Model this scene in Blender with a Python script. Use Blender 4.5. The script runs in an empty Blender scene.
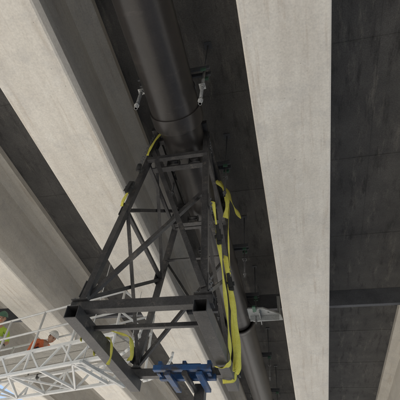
import bpy, bmesh, math, random
from mathutils import Vector, Matrix, noise
random.seed(7)
S=bpy.context.scene
COL=S.collection

# ------------------------------------------------------------------ materials
def mat(name, c1, c2=None, rough=0.8, metal=0.0, scale=(1,1,1), nscale=3.0, bump=0.15, c3=None, c3scale=(1,1,1), c3n=1.0, c3lo=0.5, c3hi=0.7, fine=0.25, bscale=60, rvar=0.1, c4=None, c4scale=(1,1,1), c4n=1.0, c4lo=0.55, c4hi=0.75, c5=None, c5scale=(1,1,1), c5n=1.0, c5lo=0.55, c5hi=0.75, pits=False):
    m=bpy.data.materials.new(name); m.use_nodes=True
    nt=m.node_tree; N=nt.nodes; L=nt.links
    bs=N['Principled BSDF']
    bs.inputs['Metallic'].default_value=metal
    tc=N.new('ShaderNodeTexCoord')
    mp=N.new('ShaderNodeMapping'); mp.inputs['Scale'].default_value=scale
    L.new(tc.outputs['Object'],mp.inputs['Vector'])
    n1=N.new('ShaderNodeTexNoise'); n1.inputs['Scale'].default_value=nscale; n1.inputs['Detail'].default_value=8; n1.inputs['Roughness'].default_value=0.65
    L.new(mp.outputs[0],n1.inputs['Vector'])
    rp=N.new('ShaderNodeValToRGB'); rp.color_ramp.elements[0].position=0.32; rp.color_ramp.elements[1].position=0.68
    rp.color_ramp.elements[0].color=(*c1,1); rp.color_ramp.elements[1].color=(*(c2 or c1),1)
    L.new(n1.outputs['Fac'],rp.inputs['Fac'])
    col=rp.outputs['Color']
    for (cc,cs,cn,lo,hi,off) in ((c3,c3scale,c3n,c3lo,c3hi,(3.1,7.7,1.3)),(c4,c4scale,c4n,c4lo,c4hi,(11.3,2.7,5.9)),(c5,c5scale,c5n,c5lo,c5hi,(1.7,5.1,9.2))):
        if not cc: continue
        mp3=N.new('ShaderNodeMapping'); mp3.inputs['Scale'].default_value=cs; mp3.inputs['Location'].default_value=off
        L.new(tc.outputs['Object'],mp3.inputs['Vector'])
        n3=N.new('ShaderNodeTexNoise'); n3.inputs['Scale'].default_value=cn; n3.inputs['Detail'].default_value=9; n3.inputs['Roughness'].default_value=0.7
        L.new(mp3.outputs[0],n3.inputs['Vector'])
        r3=N.new('ShaderNodeValToRGB'); r3.color_ramp.elements[0].position=lo; r3.color_ramp.elements[1].position=hi
        r3.color_ramp.elements[0].color=(0,0,0,1); r3.color_ramp.elements[1].color=(1,1,1,1)
        L.new(n3.outputs['Fac'],r3.inputs['Fac'])
        mx=N.new('ShaderNodeMixRGB'); L.new(r3.outputs['Color'],mx.inputs['Fac']); L.new(col,mx.inputs['Color1']); mx.inputs['Color2'].default_value=(*cc,1)
        col=mx.outputs['Color']
    nf=N.new('ShaderNodeTexNoise'); nf.inputs['Scale'].default_value=bscale; nf.inputs['Detail'].default_value=6
    L.new(tc.outputs['Object'],nf.inputs['Vector'])
    mr=N.new('ShaderNodeMapRange'); mr.inputs['From Min'].default_value=0.3; mr.inputs['From Max'].default_value=0.7
    mr.inputs['To Min'].default_value=1-fine; mr.inputs['To Max'].default_value=1+fine*0.6
    L.new(nf.outputs['Fac'],mr.inputs['Value'])
    fac=mr.outputs[0]
    if pits:   # small air-bubble holes in formed concrete
        vo=N.new('ShaderNodeTexVoronoi'); vo.inputs['Scale'].default_value=14
        L.new(tc.outputs['Object'],vo.inputs['Vector'])
        sp=N.new('ShaderNodeSeparateColor'); L.new(vo.outputs['Color'],sp.inputs[0])
        th=N.new('ShaderNodeMath'); th.operation='MULTIPLY_ADD'; L.new(sp.outputs[0],th.inputs[0]); th.inputs[1].default_value=0.55; th.inputs[2].default_value=-0.42
        lt=N.new('ShaderNodeMath'); lt.operation='LESS_THAN'; L.new(vo.outputs['Distance'],lt.inputs[0]); L.new(th.outputs[0],lt.inputs[1])
        ml=N.new('ShaderNodeMath'); ml.operation='MULTIPLY_ADD'; L.new(lt.outputs[0],ml.inputs[0]); ml.inputs[1].default_value=-0.32; L.new(fac,ml.inputs[2]); fac=ml.outputs[0]
    vm=N.new('ShaderNodeVectorMath'); vm.operation='SCALE'
    L.new(col,vm.inputs[0]); L.new(fac,vm.inputs['Scale'])
    L.new(vm.outputs[0],bs.inputs['Base Color'])
    rr=N.new('ShaderNodeMapRange'); rr.inputs['To Min'].default_value=max(0.05,rough-rvar); rr.inputs['To Max'].default_value=min(1,rough+rvar)
    L.new(n1.outputs['Fac'],rr.inputs['Value']); L.new(rr.outputs[0],bs.inputs['Roughness'])
    bp=N.new('ShaderNodeBump'); bp.inputs['Strength'].default_value=bump; bp.inputs['Distance'].default_value=0.01
    L.new(nf.outputs['Fac'],bp.inputs['Height']); L.new(bp.outputs[0],bs.inputs['Normal'])
    return m

M_conc=mat('girder_concrete',(0.68,0.64,0.575),(0.82,0.785,0.715),0.85,scale=(2.4,0.4,2.4),nscale=1.7,c3=(0.50,0.42,0.335),c3scale=(8,0.4,4),c3n=1.3,c3lo=0.54,c3hi=0.82,fine=0.11,bump=0.25,bscale=45,
   c4=(0.58,0.56,0.53),c4scale=(1.2,1.5,1.2),c4n=1.6,c4lo=0.50,c4hi=0.80,c5=(0.86,0.84,0.79),c5scale=(1,.7,1),c5n=3.0,c5lo=0.56,c5hi=0.82,pits=True)
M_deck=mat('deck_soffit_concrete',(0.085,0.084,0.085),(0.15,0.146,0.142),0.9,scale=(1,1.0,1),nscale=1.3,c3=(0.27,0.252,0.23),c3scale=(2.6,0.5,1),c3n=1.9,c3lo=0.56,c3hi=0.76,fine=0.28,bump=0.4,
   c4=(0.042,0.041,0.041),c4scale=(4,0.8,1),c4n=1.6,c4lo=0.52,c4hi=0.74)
M_pier=mat('pier_concrete',(0.4,0.38,0.34),(0.5,0.47,0.43))
M_steel=mat('frame_steel',(0.034,0.034,0.037),(0.085,0.082,0.082),0.42,0.3,nscale=4,c3=(0.22,0.195,0.17),c3n=7,c3lo=0.56,c3hi=0.80,fine=0.3,bump=0.2)
M_pipe=mat('black_pipe_coating',(0.022,0.0205,0.020),(0.042,0.037,0.035),0.33,0.0,scale=(1,0.6,1),nscale=2.5,c3=(0.10,0.088,0.08),c3scale=(1,3,1),c3n=2.5,c3lo=0.58,c3hi=0.85,fine=0.18,bump=0.10,rvar=0.08)
M_galv=mat('galvanised_steel',(0.42,0.43,0.43),(0.60,0.61,0.61),0.45,0.6,nscale=8,bump=0.05)
M_dgalv=mat('dull_galvanised_steel',(0.15,0.15,0.15),(0.23,0.23,0.23),0.6,0.4,nscale=8,bump=0.05)
M_diaph=mat('painted_grey_steel',(0.08,0.085,0.095),(0.13,0.135,0.15),0.55,0.2,nscale=3)
M_plate=mat('grey_primer',(0.34,0.36,0.36),(0.46,0.47,0.47),0.6,0.1,nscale=4)
M_alu=mat('platform_aluminium',(0.66,0.67,0.66),(0.80,0.80,0.79),0.5,0.15,nscale=5,bump=0.05,fine=0.1)
M_ply=mat('platform_planks',(0.34,0.33,0.30),(0.46,0.44,0.40),0.8,scale=(1,8,1))
M_yel=mat('yellow_webbing',(0.66,0.60,0.07),(0.80,0.76,0.16),0.75,nscale=9,bscale=200,bump=0.5,fine=0.25,c3=(0.35,0.31,0.08),c3n=5,c3lo=0.55,c3hi=0.85)
M_blue=mat('blue_paint',(0.015,0.07,0.20),(0.03,0.105,0.28),0.45,0.1,nscale=5,c3=(0.05,0.05,0.06),c3n=5,c3lo=0.48,c3hi=0.62)
M_green=mat('green_paint',(0.05,0.13,0.09),(0.08,0.18,0.12),0.5)
M_ground=mat('pale_sand_ground',(0.66,0.615,0.54),(0.77,0.725,0.65),0.95,nscale=0.25,c3=(0.52,0.47,0.39),c3n=0.15,c3lo=0.6,c3hi=0.85,bscale=8)
M_rub=mat('black_rubber',(0.02,0.02,0.02),(0.03,0.03,0.03),0.8)
M_vest=mat('hivis_fabric',(0.40,0.58,0.05),(0.48,0.66,0.10),0.85,bscale=120)
M_refl=mat('reflective_tape',(0.6,0.6,0.6),(0.7,0.7,0.7),0.4)
M_jean=mat('work_trousers',(0.04,0.055,0.09),(0.06,0.08,0.12),0.9)
M_skin=mat('skin',(0.45,0.26,0.18),(0.52,0.31,0.22),0.6,fine=0.05,bump=0.02)
M_orange=mat('orange_fabric',(0.72,0.16,0.06),(0.80,0.22,0.09),0.8)
M_white=mat('white_plastic',(0.75,0.75,0.73),(0.8,0.8,0.78),0.35)
M_hair=mat('hair',(0.03,0.02,0.015),(0.05,0.03,0.02),0.8)
M_glove=mat('work_glove',(0.10,0.10,0.10),(0.18,0.17,0.15),0.9)

# ------------------------------------------------------------------ helpers
def empty(name):
    o=bpy.data.objects.new(name,None); COL.objects.link(o); return o
def mkobj(name,bm,m,parent=None,smooth=False):
    me=bpy.data.meshes.new(name); bm.to_mesh(me); bm.free()
    for x in (m if isinstance(m,list) else [m]): me.materials.append(x)
    if smooth:
        for p in me.polygons: p.use_smooth=True
    o=bpy.data.objects.new(name,me); COL.objects.link(o)
    if parent: o.parent=parent
    return o
def bevel(o,w=0.006,seg=2):
    b=o.modifiers.new('bev','BEVEL'); b.width=w; b.segments=seg; b.limit_method='ANGLE'; return o
def frame_of(p,q,up=(0,0,1)):
    p,q=Vector(p),Vector(q); z=(q-p).normalized(); u=Vector(up)
    if abs(z.dot(u))>0.98: u=Vector((0,1,0))
    x=u.cross(z).normalized(); y=z.cross(x).normalized()
    return p,q,x,y,z
def addbeam(bm,p,q,w,h=None,up=(0,0,1),mi=0):
    h=h or w
    p,q,x,y,z=frame_of(p,q,up)
    vs=[]
    for c in (p,q):
        for sx,sy in ((-1,-1),(1,-1),(1,1),(-1,1)):
            vs.append(bm.verts.new(c+x*sx*w/2+y*sy*h/2))
    fs=[(3,2,1,0),(4,5,6,7),(0,1,5,4),(1,2,6,5),(2,3,7,6),(3,0,4,7)]
    for f in fs:
        F=bm.faces.new([vs[i] for i in f]); F.material_index=mi
def addhollow(bm,p,q,w,h,t,up=(0,0,1)):
    p,q,x,y,z=frame_of(p,q,up)
    R=[]
    for c in (p,q):
        for k in (0,t):
            R.append([bm.verts.new(c+x*sx*(w/2-k)+y*sy*(h/2-k)) for sx,sy in ((-1,-1),(1,-1),(1,1),(-1,1))])
    o0,i0,o1,i1=R
    for i in range(4):
        j=(i+1)%4
        bm.faces.new((o0[i],o0[j],o1[j],o1[i])); bm.faces.new((i0[j],i0[i],i1[i],i1[j]))
        bm.faces.new((o0[j],o0[i],i0[i],i0[j])); bm.faces.new((o1[i],o1[j],i1[j],i1[i]))
def addangle(bm,p,q,w,t,up=(0,0,1),flip=1):
    p,q,x,y,z=frame_of(p,q,up)
    prof=[(0,0),(w,0),(w,t),(t,t),(t,w),(0,w)]
    A=[bm.verts.new(p+x*(a-w/2)*flip+y*(b-w/2)) for a,b in prof]
    B=[bm.verts.new(q+x*(a-w/2)*flip+y*(b-w/2)) for a,b in prof]
    n=len(prof)
    for i in range(n):
        j=(i+1)%n; bm.faces.new((A[i],A[j],B[j],B[i]))
    bm.faces.new(A[::-1]); bm.faces.new(B)
def addcyl(bm,p,q,r,seg=16,r2=None,cap=True,mi=0):
    r2=r if r2 is None else r2
    p,q,x,y,z=frame_of(p,q)
    A=[];B=[]
    for i in range(seg):
        a=2*math.pi*i/seg; d=x*math.cos(a)+y*math.sin(a)
        A.append(bm.verts.new(p+d*r)); B.append(bm.verts.new(q+d*r2))
    for i in range(seg):
        j=(i+1)%seg; F=bm.faces.new((A[i],A[j],B[j],B[i])); F.smooth=True; F.material_index=mi
    if cap:
        bm.faces.new(A[::-1]).material_index=mi; bm.faces.new(B).material_index=mi
def extrude_profile(name,prof,y0,y1,m,segs=1,parent=None):
    bm=bmesh.new(); rings=[]
    for k in range(segs+1):
        y=y0+(y1-y0)*k/segs
        rings.append([bm.verts.new((a,y,b)) for a,b in prof])
    n=len(prof)
    for k in range(segs):
        for i in range(n):
            j=(i+1)%n; bm.faces.new((rings[k][i],rings[k+1][i],rings[k+1][j],rings[k][j]))
    bm.faces.new(rings[0]); bm.faces.new(rings[-1][::-1])
    bmesh.ops.recalc_face_normals(bm,faces=bm.faces)
    return mkobj(name,bm,m,parent)

# ------------------------------------------------------------------ bridge
H=4.5; SP=3.18; XC=0.21; GD=-5.0
Y0,Y1=-12.0,24.0
ZS=H+1.95
KS=(0,-1,-2,-3,1)
for k in KS:
    c=XC+SP*k
    if k==1: c-=.05
    prof=[(c-.47,H),(c+.47,H),(c+.49,H+.02),(c+.49,H+.17),(c+.15,H+.36),(c+.095,H+.46),(c+.095,H+1.66),(c+.18,H+1.76),(c+.42,H+1.82),(c+.42,ZS),
          (c-.42,ZS),(c-.42,H+1.82),(c-.18,H+1.76),(c-.095,H+1.66),(c-.095,H+.46),(c-.15,H+.36),(c-.49,H+.17),(c-.49,H+.02)]
    o=extrude_profile('concrete_girder',prof,Y0,Y1,M_conc)
xl,xr=XC-3*SP-1.0,XC+SP+1.2
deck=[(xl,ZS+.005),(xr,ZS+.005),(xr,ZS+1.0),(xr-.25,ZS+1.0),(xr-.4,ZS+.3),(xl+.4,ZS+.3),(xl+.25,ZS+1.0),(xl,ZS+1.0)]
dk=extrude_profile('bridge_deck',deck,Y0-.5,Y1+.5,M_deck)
bm=bmesh.new()
for k in (-3,-2,-1,0):
    xa=XC+SP*k+.43; xb=XC+SP*(k+1)-.49
    y=Y0+.4+random.random()
    while y<Y1-1:
        if not 9.1<y<9.7: addbeam(bm,(xa,y,ZS+.002),(xb,y,ZS+.002),.012,.010)
        y+=2.44
    addbeam(bm,(xa+1.1,Y0,ZS+.003),(xa+1.1,9.1,ZS+.003),.008,.008)
mkobj('formwork_ridges',bm,M_deck,dk)
for yy in (Y0+.6,Y1-.6):
    par=empty('bridge_pier')
    bm=bmesh.new(); addbeam(bm,(xl+.8,yy,H-.72),(xr-.8,yy,H-.72),1.5,1.3); bevel(mkobj('pier_cap',bm,M_pier,par),.03)
    bm=bmesh.new()
    for xx in (-7.5,-2.8,1.9): addcyl(bm,(xx,yy,GD-.3),(xx,yy,H-1.36),.55,32)
    mkobj('columns',bm,M_pier,par)
    bm=bmesh.new()
    for k in KS: addbeam(bm,(XC+SP*k-.3,yy,H-.035),(XC+SP*k+.3,yy,H-.035),.4,.06)
    mkobj('bearings',bm,M_rub,par)
for k in (-3,-2,-1,0):
    xa=XC+SP*k+.1; xb=XC+SP*(k+1)-.1
    if k==0: xb-=.05
    bm=bmesh.new(); zc=H+1.1; y=9.4
    addbeam(bm,(xa,y,zc),(xb,y,zc),.012,.40)
    addbeam(bm,(xa,y+.05,zc-.205),(xb,y+.05,zc-.205),.11,.014)
    addbeam(bm,(xa,y+.05,zc+.205),(xb,y+.05,zc+.205),.11,.014)
    for e,s in ((xa,1),(xb,-1)):
        addbeam(bm,(e+s*.02,y-.06,zc-.28),(e+s*.02,y-.06,zc+.28),.02,.10,up=(0,1,0))
        for dz in (-.12,0,.12): addcyl(bm,(e+s*.14,y-.03,zc+dz),(e+s*.14,y-.004,zc+dz),.018,6)
    mkobj('steel_diaphragm',bm,M_diaph)

# ------------------------------------------------------------------ ground
bm=bmesh.new(); bmesh.ops.create_grid(bm,x_segments=60,y_segments=60,size=400)
for v in bm.verts:
    r=v.co.length; v.co.z=GD+(noise.noise(v.co*.02)*min(1,max(0,(r-30)/60))*2.0)
mkobj('ground',bm,M_ground)

# ------------------------------------------------------------------ pipe
PX,PZ=-1.43,5.10
def lathe(bm,prof,seg=72):
    rings=[]
    for y,r in prof:
        rings.append([bm.verts.new((PX+r*math.cos(2*math.pi*i/seg),y,PZ+r*math.sin(2*math.pi*i/seg))) for i in range(seg)])
    for a,b in zip(rings[:-1],rings[1:]):
        for i in range(seg):
            j=(i+1)%seg; f=bm.faces.new((a[i],b[i],b[j],a[j])); f.smooth=True
par=empty('black_water_pipe')
bm=bmesh.new()
pr=[(-11,.356),(1.05,.356),(1.05,.361),(1.10,.361),(1.10,.356),(2.80,.356),(2.86,.362),(3.0,.362),(3.0,.380),(3.03,.386),(3.22,.386),(3.25,.380),(3.25,.335),(3.27,.318),
    (5.2,.318),(5.2,.325),(5.24,.325),(5.24,.318),(9.35,.318),(9.35,.30)]
lathe(bm,pr); bmesh.ops.recalc_face_normals(bm,faces=bm.faces)
o=mkobj('pipe_barrel',bm,M_pipe,par)
e=o.modifiers.new('es','EDGE_SPLIT'); e.split_angle=math.radians(35)
bm=bmesh.new()
lathe(bm,[(9.40,.325),(9.36,.375),(9.37,.395),(9.50,.395),(9.56,.365),(9.62,.345),(22,.345)]); bmesh.ops.recalc_face_normals(bm,faces=bm.faces)
o=mkobj('pipe_bell_section',bm,M_pipe,par); e=o.modifiers.new('es','EDGE_SPLIT'); e.split_angle=math.radians(35)

# hangers
for y in (0.3,2.75,4.6,7.0,9.0,12.5,15.5):
    par=empty('pipe_hanger')
    near=y<3
    bm=bmesh.new()
    for s in (-1,1):
        x=PX+s*.47; zb=4.66 if s>0 else 4.80
        if not near: zb+=.1
        rr=.020 if near else .014
        top=5.62
        addcyl(bm,(x,y,zb),(x,y,top),rr,10)
        z=zb
        while z<5.3:
            addcyl(bm,(x,y,z),(x,y,z+.008),rr+.004,10); z+=.02
        for dz in (.07,.42): addcyl(bm,(x,y,zb+dz),(x,y,zb+dz+.035),rr+.018,6)
        addbeam(bm,(x-.045,y,zb+.46),(x+.045,y,zb+.46),.09,.012)
    mkobj('threaded_rods',bm,M_galv if near else M_dgalv,par)
    bm=bmesh.new()
    for s in (-1,1):
        x=PX+s*.47
        addcyl(bm,(x,y,5.62),(x,y,ZS-.03),.012,10)
        addbeam(bm,(x-.06,y,ZS-.012),(x+.06,y,ZS-.012),.12,.014)
    mkobj('upper_rods',bm,M_diaph,par)
    bm=bmesh.new()
    for dz in (-.05,.05):
        addbeam(bm,(PX-.56,y+dz,5.56),(PX+.56,y+dz,5.56),.025,.09)
    mkobj('cross_channel',bm,M_diaph,par)
    bm=bmesh.new()
    addbeam(bm,(PX+.42,y+.08,5.48),(PX+.52,y+.08,5.48),.03,.06); addbeam(bm,(PX+.44,y-.09,5.44),(PX+.52,y-.09,5.44),.02,.06)
    mkobj('clamp',bm,M_green,par)
    bm=bmesh.new()
    for i in range(20):
        a0=math.pi*i/20; a1=math.pi*(i+1)/20
        r=.370 if y<3.1 else (.41 if 8.95<y<9.6 else (.331 if y<9.5 else .36))
        addbeam(bm,(PX+r*math.cos(a0),y,PZ+r*math.sin(a0)),(PX+r*math.cos(a1),y,PZ+r*math.sin(a1)),.05,.008,up=(math.cos(a0),0,math.sin(a0)))
    mkobj('pipe_strap',bm,M_diaph,par)

# bracket at far bell
par=empty('pipe_support_bracket')
bm=bmesh.new()
pts=[(-1.15,8.66),(-.76,8.66),(-.36,8.98),(-.32,9.26),(-1.05,9.30),(-1.18,9.05)]
t=[bm.verts.new((a,b,4.98)) for a,b in pts]; u=[bm.verts.new((a,b,5.02)) for a,b in pts]
bm.faces.new(t[::-1]); bm.faces.new(u)
for i in range(6): bm.faces.new((t[i],t[(i+1)%6],u[(i+1)%6],u[i]))
bevel(mkobj('gusset_plate',bm,M_plate,par),.004)
bm=bmesh.new(); addbeam(bm,(-1.1,9.0,4.91),(-.4,9.0,4.91),.02,.13); addbeam(bm,(-.38,8.95,5.1),(-.38,9.28,5.1),.02,.16); addbeam(bm,(-.40,9.2,5.02),(-.40,9.2,5.6),.08,.08,up=(0,1,0)); addbeam(bm,(-.85,8.7,4.93),(-.85,9.28,4.93),.016,.09)
for a,b in ((-1.0,8.8),(-.65,8.85),(-.62,9.18),(-1.0,9.2)): addcyl(bm,(a,b,4.95),(a,b,4.979),.022,6)
mkobj('stiffeners',bm,M_plate,par)
bm=bmesh.new(); addbeam(bm,(-.96,8.5,4.95),(-.96,8.72,4.95),.08,.04); mkobj('clamp',bm,M_green,par)

# ------------------------------------------------------------------ lifting frame
par=empty('steel_lifting_frame')
AX0,AX1=-2.38,-.94; AY0,AY1=3.68,5.55; BZ=2.1
TX0,TX1,TY0,TY1,TZ=-1.90,-1.09,3.62,5.15,5.12
bm=bmesh.new()
for x in (AX0,AX1): addhollow(bm,(x,AY0-.16,BZ-.002),(x,AY1+.13,BZ-.002),.15,.15,.010)
bevel(mkobj('base_side_tube',bm,M_steel,par),.004)
bm=bmesh.new()
for y in (AY0,AY1): addhollow(bm,(AX0-.11,y,BZ+.128),(AX1+.11,y,BZ+.128),.11,.11,.008)
addhollow(bm,(AX0+.077,3.98,BZ+.03),(AX1-.077,3.98,BZ+.03),.05,.05,.005)
bevel(mkobj('base_cross_tube',bm,M_steel,par),.004)
bm=bmesh.new(); zt=BZ+.185
def lp(x0,y0,x1,y1,t): return (x0+(x1-x0)*t,y0+(y1-y0)*t,zt+(TZ-zt)*t)
legs={'nl':(AX0,AY0,TX0,TY0),'nr':(AX1,AY0,TX1,TY0),'fl':(AX0,AY1,TX0,TY1),'fr':(AX1,AY1,TX1,TY1)}
def L_(k,t): return Vector(lp(*legs[k],t))
for k in legs: addbeam(bm,L_(k,0),L_(k,1.0),.085,.085,up=(0,1,0))
bevel(mkobj('legs',bm,M_steel,par),.005)
bm=bmesh.new()
for y in (TY0,TY1): addbeam(bm,(TX0-.06,y,TZ+.04),(TX1+.06,y,TZ+.04),.08,.08)
for x in (TX0,TX1): addbeam(bm,(x,TY0-.2,TZ+.12),(x,TY1+.2,TZ+.12),.08,.08)
mkobj('top_rails',bm,M_steel,par)
bm=bmesh.new(); s=.052
def br(a,ta,b,tb,off=(0,0,0),w=s):
    o=Vector(off); addangle(bm,L_(a,ta)+o,L_(b,tb)+o,w,.010)
addbeam(bm,(-1.95,TY0-.06,4.64),(-1.03,TY0-.06,4.64),.065,.065)
addbeam(bm,(-1.98,TY1,4.64),(-1.02,TY1,4.64),.065,.065)
for x in (-1.95,-1.04): addbeam(bm,(x,TY0+.03,4.60),(x,TY1-.04,4.60),.05,.05)
br('nl',.02,'fl',.5,(-.03,0,0)); br('fl',.02,'nl',.5,(.03,0,0)); br('nl',.5,'fl',.98,(-.03,0,0)); br('fl',.5,'nl',.95,(.03,0,0))
br('nl',.5,'fl',.5,(0,0,.01))
br('nr',.02,'fr',.5,(.03,0,0)); br('nr',.5,'fr',.5); br('fr',.5,'nr',.95,(.03,0,0)); br('fr',.02,'nr',.5,(-.03,0,0)); br('nr',.5,'fr',.97,(-.03,0,0))
br('nl',.93,'nr',.03,(0,-.04,0),.065); br('nl',.03,'nr',.6,(0,.04,0))
br('fl',.02,'fr',.62,(0,.03,0)); br('fr',.62,'fl',.62,(0,-.03,0)); br('fr',.02,'fl',.62,(0,.06,0))
mkobj('bracing',bm,M_steel,par)
bm=bmesh.new()   # pipe rollers on the cradle beams
for y in (TY0+.12,TY1-.12):
    for s_ in (-1,1):
        cx=PX+s_*.17
        addcyl(bm,(cx-.07,y,4.735),(cx+.07,y,4.735),.035,16)
        for q in (-.09,.09): addbeam(bm,(cx+q,y,4.61),(cx+q,y,4.76),.012,.07,up=(0,1,0))
    addbeam(bm,(-1.93,y,4.598),(-1.06,y,4.598),.09,.02)
mkobj('pipe_rollers',bm,M_steel,par)
bm=bmesh.new(); bb=bmesh.new()
for k in legs:
    x,y=legs[k][0],legs[k][1]
    addbeam(bm,(x-.10,y,zt+.006),(x+.10,y,zt+.006),.18,.012)
    for dx in (-.075,.075):
        for dy in (-.06,.06): addcyl(bb,(x+dx,y+dy,zt+.012),(x+dx,y+dy,zt+.035),.014,6)
    sg=-1 if x<-1.5 else 1
    sy=1 if y<4.5 else -1
    for t in (.06,.5,.93):
        c=L_(k,t); d=(L_(k,1)-L_(k,0)).normalized()
        off=Vector((sg*.050,sy*.05,0))
        addbeam(bm,c+off-d*.11,c+off+d*.11,.010,.20,up=(0,1,0))
        for a in (-.07,0,.07):
            for b_ in (-.03,.055):
                q=c+off+d*a+Vector((0,sy*b_,0)); addcyl(bb,q,q+Vector((sg*.022,0,0)),.013,6)
mkobj('gusset_plates',bm,M_steel,par); mkobj('bolts',bb,M_dgalv,par)

# ------------------------------------------------------------------ blue lift with mast
par=empty('material_lift')
bm=bmesh.new()
for x in (-1.70,-1.28): addbeam(bm,(x,5.0,BZ-.09),(x,5.62,BZ-.09),.08,.05)
for y in (5.02,5.33): addbeam(bm,(-1.90,y,BZ-.02),(-1.12,y,BZ-.02),.08,.07)
addbeam(bm,(-1.76,5.42,BZ+.10),(-1.22,5.42,BZ+.10),.10,.14)
for x in (-1.86,-1.52,-1.18): addbeam(bm,(x,5.17,BZ-.05),(x,5.17,BZ+.12),.05,.12,up=(0,1,0))
addcyl(bm,(-1.68,5.17,BZ+.05),(-1.3,5.17,BZ+.05),.05,20)
bevel(mkobj('carriage',bm,M_blue,par),.006)
bm=bmesh.new()
addcyl(bm,(-1.47,5.0,BZ-.09),(-1.47,5.6,BZ-.09),.04,16)
addbeam(bm,(-1.42,5.72,GD+.25),(-1.42,5.72,BZ+.02),.14,.14,up=(0,1,0))
addbeam(bm,(-1.42,5.865,GD+.25),(-1.42,5.865,BZ-2.5),.18,.14,up=(0,1,0))
mkobj('mast',bm,M_steel,par)
bm=bmesh.new()
for s in (-1,1):
    addbeam(bm,(-1.42+s*.2,5.9,GD+.18),(-1.42+s*.75,4.2,GD+.14),.09,.09); addbeam(bm,(-1.42+s*.2,5.8,GD+.18),(-1.42+s*.7,7.0,GD+.14),.09,.09)
addbeam(bm,(-1.9,5.8,GD+.22),(-.94,5.8,GD+.22),.3,.14)
mkobj('outrigger_base',bm,M_blue,par)
bm=bmesh.new()
for x,y in ((-2.17,4.2),(-.67,4.2),(-2.12,7.0),(-.72,7.0)): addcyl(bm,(x-.03,y,GD+.08),(x+.03,y,GD+.08),.08,16)
mkobj('wheels',bm,M_rub,par)

# ------------------------------------------------------------------ straps
def cr(P,n=10):
    P=[Vector(p) for p in P]; P=[P[0]*2-P[1]]+P+[P[-1]*2-P[-2]]; out=[]
    for i in range(1,len(P)-2):
        for k in range(n):
            t=k/n; a,b,c,d=P[i-1:i+3]
            out.append(.5*((2*b)+(c-a)*t+(2*a-5*b+4*c-d)*t*t+(3*b-a-3*c+d)*t**3))
    out.append(P[-2]); return out
def strap(name,P,w,side=(0,1,0),twist=0.0,parent=None,t0=0.0,wob=.25):
    pts=cr(P); bm=bmesh.new(); prev=None; n=len(pts); ph=random.random()*6
    for i,p in enumerate(pts):
        d=(pts[min(i+1,n-1)]-pts[max(i-1,0)]).normalized()
        s=Vector(side); s=(s-d*s.dot(d)).normalized()
        s=Matrix.Rotation(t0+twist*i/n+wob*math.sin(i*.45+ph),3,d)@s
        ww=w*(1-.12*math.sin(i*.31+ph)**2)
        m=bm.verts.new(p+d.cross(s)*w*.10*math.sin(i*.2+ph))
        a=bm.verts.new(p-s*ww/2); b=bm.verts.new(p+s*ww/2)
        if prev:
            for q in ((prev[0],prev[1],m,a),(prev[1],prev[2],b,m)):
                f=bm.faces.new(q); f.smooth=True
        prev=(a,m,b)
    o=mkobj(name,bm,M_yel,parent); so=o.modifiers.new('s','SOLIDIFY'); so.thickness=.004; so.offset=0
    return o
def ratchet(name,c,d,parent):
    bm=bmesh.new(); c=Vector(c); d=Vector(d).normalized()
    addbeam(bm,c-d*.11,c+d*.11,.075,.045,up=(0,1,0)); addcyl(bm,c-Vector((.06,0,0)),c+Vector((.06,0,0)),.03,12); addbeam(bm,c+d*.08+Vector((0,-.04,0)),c-d*.14+Vector((0,-.07,0)),.05,.012,up=(0,1,0))
    bevel(mkobj(name,bm,M_rub,parent),.003)
par=empty('yellow_lifting_strap')
strap('webbing_1',[(-1.05,5.2,5.55),(-1.0,5.21,5.1),(-1.0,5.25,4.5),(-.97,5.27,3.9),(-.91,5.27,3.2),(-.87,5.27,2.6),(-.85,5.27,2.15),(-.88,5.27,2.01),(-1.02,5.27,2.0)],.06,parent=par,twist=.5)
strap('webbing_2',[(-1.0,4.0,4.05),(-.95,4.2,3.6),(-.90,4.4,3.1),(-.86,4.6,2.6),(-.84,4.72,2.25),(-.84,4.78,2.05),(-.92,4.8,1.99),(-1.03,4.8,2.0)],.09,side=(.4,1,0),twist=-.4,parent=par)
ratchet('ratchet',(-.93,4.2,3.55),(.1,.3,-1),par)
par=empty('yellow_lifting_strap')
strap('webbing_1',[(-.97,4.9,3.75),(-.90,4.85,3.3),(-.82,4.86,2.8),(-.78,4.95,2.35),(-.78,5.03,2.10),(-.82,5.05,2.04),(-.83,5.03,2.3),(-.86,5.0,2.8),(-.90,4.95,3.2)],.09,side=(.7,.7,0),twist=.5,parent=par)
ratchet('ratchet',(-.87,4.84,3.2),(.2,0,-1),par)
par=empty('yellow_lifting_strap')
strap('webbing_1',[(-1.06,4.6,5.15),(-.94,4.72,4.98),(-.84,4.95,4.78),(-.76,5.1,4.70)],.13,side=(0,.3,1),parent=par)
strap('webbing_2',[(-1.1,4.5,5.05),(-.98,4.6,4.95),(-.93,4.7,4.72),(-.97,4.8,4.45)],.10,side=(.5,.5,.5),parent=par)
par=empty('yellow_lifting_strap')
strap('webbing_1',[(-1.80,3.5,5.25),(-1.88,3.50,5.05),(-1.93,3.50,4.85),(-1.95,3.50,4.68)],.045,side=(1,0,0),parent=par)
strap('webbing_2',[(-2.10,3.52,3.98),(-2.15,3.53,3.78),(-2.17,3.56,3.70)],.045,side=(1,0,0),parent=par)
ratchet('ratchet',(-2.10,3.52,4.02),(.15,0,1),par)
par=empty('yellow_lifting_strap')
strap('webbing_1',[(-2.49,4.05,2.02),(-2.475,4.05,2.19),(-2.30,4.1,2.20),(-2.24,4.2,2.22),(-2.10,4.5,2.26),(-2.15,4.8,2.2),(-2.26,5.0,2.185)],.07,side=(0,1,.2),parent=par)
strap('webbing_2',[(-2.47,4.4,2.0),(-2.47,4.4,2.19),(-2.30,4.4,2.20),(-2.25,4.42,2.0),(-2.28,4.45,1.9)],.06,side=(0,1,0),parent=par)

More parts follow.
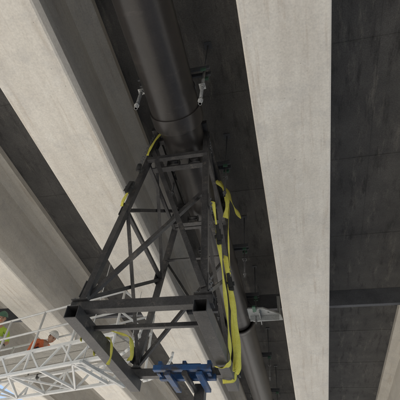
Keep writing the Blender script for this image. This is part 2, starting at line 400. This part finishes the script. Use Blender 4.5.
# chain on frame
par=empty('lifting_chain')
bm=bmesh.new()
def link(bm,c,d,rot,r=.022,l=.03,t=.0055):
    d=Vector(d).normalized(); x=d.orthogonal().normalized(); x=Matrix.Rotation(rot,3,d)@x
    P=[]
    for i in range(12):
        a=2*math.pi*i/12; P.append(Vector(c)+x*math.cos(a)*r+d*(math.sin(a)*r+(l/2 if math.sin(a)>0 else -l/2)))
    for i in range(12): addcyl(bm,P[i],P[(i+1)%12],t,6,cap=False)
a=Vector((-1.86,3.52,5.6)); b=Vector((-2.03,3.50,4.45)); n=22
for i in range(n):
    link(bm,a.lerp(b,(i+.5)/n),b-a,(i%2)*math.pi/2)
mkobj('chain_links',bm,M_dgalv,par)
bm=bmesh.new(); addcyl(bm,b+Vector((0,0,.02)),b+Vector((-.01,0,-.09)),.035,10); addcyl(bm,b+Vector((-.01,0,-.09)),b+Vector((.04,0,-.14)),.02,8); addcyl(bm,b+Vector((.04,0,-.14)),b+Vector((.08,0,-.08)),.016,8)
mkobj('hook',bm,M_rub,par)

# ------------------------------------------------------------------ suspended platform
par=empty('aluminium_work_platform')
e=Vector((-.957,.291,0)); nn=Vector((.291,.957,0)); P0=Vector((-4.6,6.3,0)); W=.95
def Q(s,t,z): return P0+e*s+nn*t+Vector((0,0,z))
s0,s1=-1.7,6.3; zd=2.62
bmr=bmesh.new(); bml=bmesh.new()
for t in (0,W):
    for z in (3.82,3.42): addcyl(bmr,Q(s0,t,z),Q(s1,t,z),.022,10)
    k=s0
    while k<=s1+.01:
        addcyl(bmr,Q(k,t,zd),Q(k,t,3.82),.022,10); k+=1.0
    for z in (zd,zd+.38): addbeam(bml,Q(s0,t,z),Q(s1,t,z),.06,.05)
    k=s0; i=0
    while k<s1-.01:
        za,zb=(zd,zd+.38) if i%2==0 else (zd+.38,zd)
        addbeam(bml,Q(k,t,za),Q(k+.4,t,zb),.032,.032); k+=.4; i+=1
k=s0; i=0
while k<s1-.01:
    addbeam(bml,Q(k,0,zd-.005),Q(k,W,zd-.005),.045,.045)
    addbeam(bml,Q(k,0 if i%2 else W,zd-.01),Q(k+.8,W if i%2 else 0,zd-.01),.03,.03); k+=.8; i+=1
for z in (3.82,3.42): addcyl(bmr,Q(s0,0,z),Q(s0,W,z),.022,10)
for t in (0,W):
    prev=None
    for j in range(9):
        a=math.pi/2*j/8
        p=Q(s0-.55*math.sin(a),t,zd-.05+.43*(1-math.cos(a)))
        if prev: addcyl(bmr,prev,p,.024,8)
        prev=p
mkobj('handrail',bmr,M_alu,par); mkobj('lattice_truss',bml,M_alu,par)
bm=bmesh.new()
for j in range(3):
    t=.19+j*.285; addbeam(bm,Q(s0+.05,t,zd+.42),Q(s1-.05,t,zd+.42),.26,.03)
mkobj('deck_planks',bm,M_ply,par)
bm=bmesh.new()
for s in (s0+.5,s1-.5):
    for t in (-.06,W+.06):
        addcyl(bm,Q(s,t,zd),Q(s,t,ZS),.008,8)
    addbeam(bm,Q(s,-.1,zd-.05),Q(s,W+.1,zd-.05),.07,.05)
mkobj('suspension_wires',bm,M_galv,par)
DZ=zd+.435

# ------------------------------------------------------------------ workers
def figure(name,J,bones,head_c,head_dir,mats,helmet_mat,parent):
    names=list(J); me=bpy.data.meshes.new(name+'_sk')
    me.from_pydata([J[n][0] for n in names],[(names.index(a),names.index(b)) for a,b,_ in bones],[])
    o=bpy.data.objects.new('tmp',me); COL.objects.link(o)
    sk=o.modifiers.new('skin','SKIN'); sk.use_smooth_shade=True
    for i,n in enumerate(names):
        r=J[n][1]; r=(r,r) if not isinstance(r,tuple) else r
        me.skin_vertices[0].data[i].radius=r; me.skin_vertices[0].data[i].use_root=(n=='pelvis')
    ss=o.modifiers.new('ss','SUBSURF'); ss.levels=2; ss.render_levels=2
    bpy.context.view_layer.update()
    dg=bpy.context.evaluated_depsgraph_get(); nm=bpy.data.meshes.new_from_object(o.evaluated_get(dg))
    bpy.data.objects.remove(o)
    nm.materials.clear()
    for m in mats: nm.materials.append(m)
    for p in nm.polygons:
        c=p.center; best=9; bi=0
        for a,b,l in bones:
            A,B=Vector(J[a][0]),Vector(J[b][0]); t=max(0,min(1,(c-A).dot(B-A)/max(1e-6,(B-A).length_squared))); d=(c-(A+(B-A)*t)).length
            if d<best: best=d; bi=l
        p.material_index=bi; p.use_smooth=True
    ob=bpy.data.objects.new('body',nm); COL.objects.link(ob); ob.parent=parent
    f=Vector(head_dir).normalized(); r=f.cross(Vector((0,0,1))).normalized(); u=r.cross(f).normalized(); C=Vector(head_c)
    R=Matrix((r,f,u)).transposed()
    def loc(v): return C+R@Vector(v)
    bm=bmesh.new(); bmesh.ops.create_uvsphere(bm,u_segments=24,v_segments=16,radius=1)
    for v in bm.verts:
        x,y,z=v.co; x*=.075*(1-.25*max(0,-z)); y*=.095; z*=.118
        if y>0 and z<0: y*=.95
        v.co=loc((x,y,z))
    for fc in bm.faces: fc.smooth=True
    def blob(c,sz,mi=0):
        g=bmesh.ops.create_icosphere(bm,subdivisions=2,radius=1)
        for v in g['verts']: v.co=loc((c[0]+v.co.x*sz[0],c[1]+v.co.y*sz[1],c[2]+v.co.z*sz[2]))
        for v in g['verts']:
            for fc in v.link_faces: fc.material_index=mi; fc.smooth=True
    blob((0,.098,-.015),(.013,.02,.024)); blob((-.077,0,-.005),(.01,.02,.03)); blob((.077,0,-.005),(.01,.02,.03))
    blob((-.03,.083,.012),(.013,.010,.009),1); blob((.03,.083,.012),(.013,.010,.009),1)
    blob((0,.086,-.055),(.024,.008,.006),2); blob((0,-.02,.01),(.079,.085,.085),1)
    mkobj('head',bm,[M_skin,M_hair,M_orange],parent)
    bm=bmesh.new(); bmesh.ops.create_uvsphere(bm,u_segments=28,v_segments=16,radius=1)
    bmesh.ops.delete(bm,geom=[v for v in bm.verts if v.co.z<-.02],context='VERTS')
    for v in bm.verts:
        x,y,z=v.co; k=1.12 if z<.05 else 1; ky=1.35 if (z<.05 and y>0) else k
        rid=1+.05*(abs(x)<.18)
        v.co=loc((x*.105*k,y*.125*ky-.005,z*.115*rid+.045))
    for fc in bm.faces: fc.smooth=True
    o=mkobj('hard_hat',bm,helmet_mat,parent); so=o.modifiers.new('s','SOLIDIFY'); so.thickness=.004
def hand(parent,w,d,up):
    d=Vector(d).normalized(); up=Vector(up).normalized(); sd=d.cross(up).normalized(); w=Vector(w)
    bm=bmesh.new(); addbeam(bm,w-d*.01,w+d*.085,.03,.08,up=tuple(sd))
    for i,(o,l) in enumerate(((-.03,.06),(-.01,.072),(.01,.068),(.03,.052))):
        a=w+d*.08+sd*o; b=a+d*l*.5-up*.012; c=b+d*l*.15-up*l*.55
        addcyl(bm,a,b,.010,8,.009); addcyl(bm,b,c,.009,8,.007)
    a=w+d*.03-sd*.035; b=a-sd*.035+d*.03-up*.01; addcyl(bm,a,b,.012,8,.010); addcyl(bm,b,b+d*.03-up*.02,.010,8,.008)
    o=mkobj('hand',bm,M_glove,parent); bevel(o,.006)
def worker(px,py,face,lean,mats,hm,arm='rail',dz=0):
    par=empty('construction_worker')
    f=Vector((face[0],face[1],0)).normalized(); r=Vector((f.y,-f.x,0))
    def at(a,b,z): return tuple(Vector((px,py,DZ+z))+r*a+f*b)
    c,s=math.cos(lean),math.sin(lean); hz=.90-dz; kf=dz*.75
    def tr(a,b,z): return at(a,b*c+z*s-.1*s, hz+z*c-b*s)
    J={'pelvis':(tr(0,0,0),(.15,.11)),'waist':(tr(0,0,.16),(.145,.105)),'chest':(tr(0,.01,.36),(.17,.12)),'neckb':(tr(0,0,.50),(.085,.075)),'neck':(tr(0,.02,.60),.052)}
    B=[('pelvis','waist',0),('waist','chest',0),('chest','neckb',0),('neckb','neck',2)]
    for n,sg in (('l',-1),('r',1)):
        J['sh'+n]=(tr(sg*.20,0,.47),.065)
        if arm=='rail': el=tr(sg*.30,.16,.24); wr=tr(sg*.26,.42,.22)
        else: el=tr(sg*.27,.22,.30); wr=tr(sg*.16,.46,.18)
        J['el'+n]=(el,.046); J['wr'+n]=(wr,.032)
        J['hip'+n]=(tr(sg*.09,0,-.06),.095); J['kn'+n]=(at(sg*.13,.05+kf,.48-dz*.15),.066); J['an'+n]=(at(sg*.13,-.05,.09),.046); J['to'+n]=(at(sg*.15,.15,.035),.04)
        B+=[('neckb','sh'+n,0),('sh'+n,'el'+n,0),('el'+n,'wr'+n,0 if arm!='rail' else 2),('pelvis','hip'+n,1),('hip'+n,'kn'+n,1),('kn'+n,'an'+n,1),('an'+n,'to'+n,3)]
    hc=Vector(tr(0,.05,.73)); hd=f+Vector((0,0,-.3-.4*s))
    figure('w',J,B,hc,hd,mats,hm,par)
    for n in 'lr':
        w=Vector(J['wr'+n][0]); d=w-Vector(J['el'+n][0]); hand(par,w,d,(0,0,1))
    bm=bmesh.new()
    for z,rr in ((.14,.152),(.30,.165)):
        ring=[];ring2=[]
        for i in range(24):
            a=2*math.pi*i/24; ring.append(bm.verts.new(tr(rr*1.06*math.cos(a),rr*.78*math.sin(a),z))); ring2.append(bm.verts.new(tr(rr*1.06*math.cos(a),rr*.78*math.sin(a),z+.05)))
        for i in range(24): bm.faces.new((ring[i],ring[(i+1)%24],ring2[(i+1)%24],ring2[i]))
    mkobj('reflective_band',bm,M_refl,par)
worker(-6.72,7.42,(.5,-.8),.42,[M_vest,M_jean,M_skin,M_rub],M_green,'rail',dz=.42)
worker(-5.72,7.48,(.9,-.28),.95,[M_orange,M_jean,M_skin,M_rub],M_white,'work',dz=.60)

# ------------------------------------------------------------------ light
w=bpy.data.worlds.new('World'); S.world=w; w.use_nodes=True
nt=w.node_tree; sky=nt.nodes.new('ShaderNodeTexSky'); sky.sky_type='NISHITA'; sky.sun_disc=False
EL=math.radians(50); AZ=math.radians(-80)
sky.sun_elevation=EL; sky.sun_rotation=AZ
bg=nt.nodes['Background']; nt.links.new(sky.outputs[0],bg.inputs['Color']); bg.inputs['Strength'].default_value=.15
sd=bpy.data.lights.new('sun','SUN'); sd.energy=5; sd.angle=math.radians(.5); sd.color=(1,.96,.89)
so=bpy.data.objects.new('sun',sd); COL.objects.link(so)
D=Vector((math.sin(AZ)*math.cos(EL),math.cos(AZ)*math.cos(EL),math.sin(EL)))
so.rotation_euler=D.to_track_quat('Z','Y').to_euler(); so.location=D*50

# ------------------------------------------------------------------ camera
a=Vector((127,-409,-400)).normalized()
n=Vector((2000,-40000,10525)); b=-(a.cross(n)).normalized(); c=b.cross(a)
cd=bpy.data.cameras.new('camera'); cam=bpy.data.objects.new('camera',cd); COL.objects.link(cam)
R=Matrix((b,a,c)); cam.matrix_world=R.to_4x4()
cd.lens=36; cd.sensor_width=36; cd.clip_start=.05; cd.clip_end=2000
S.camera=cam
S.view_settings.view_transform='Standard'; S.view_settings.look='None'; S.view_settings.exposure=0
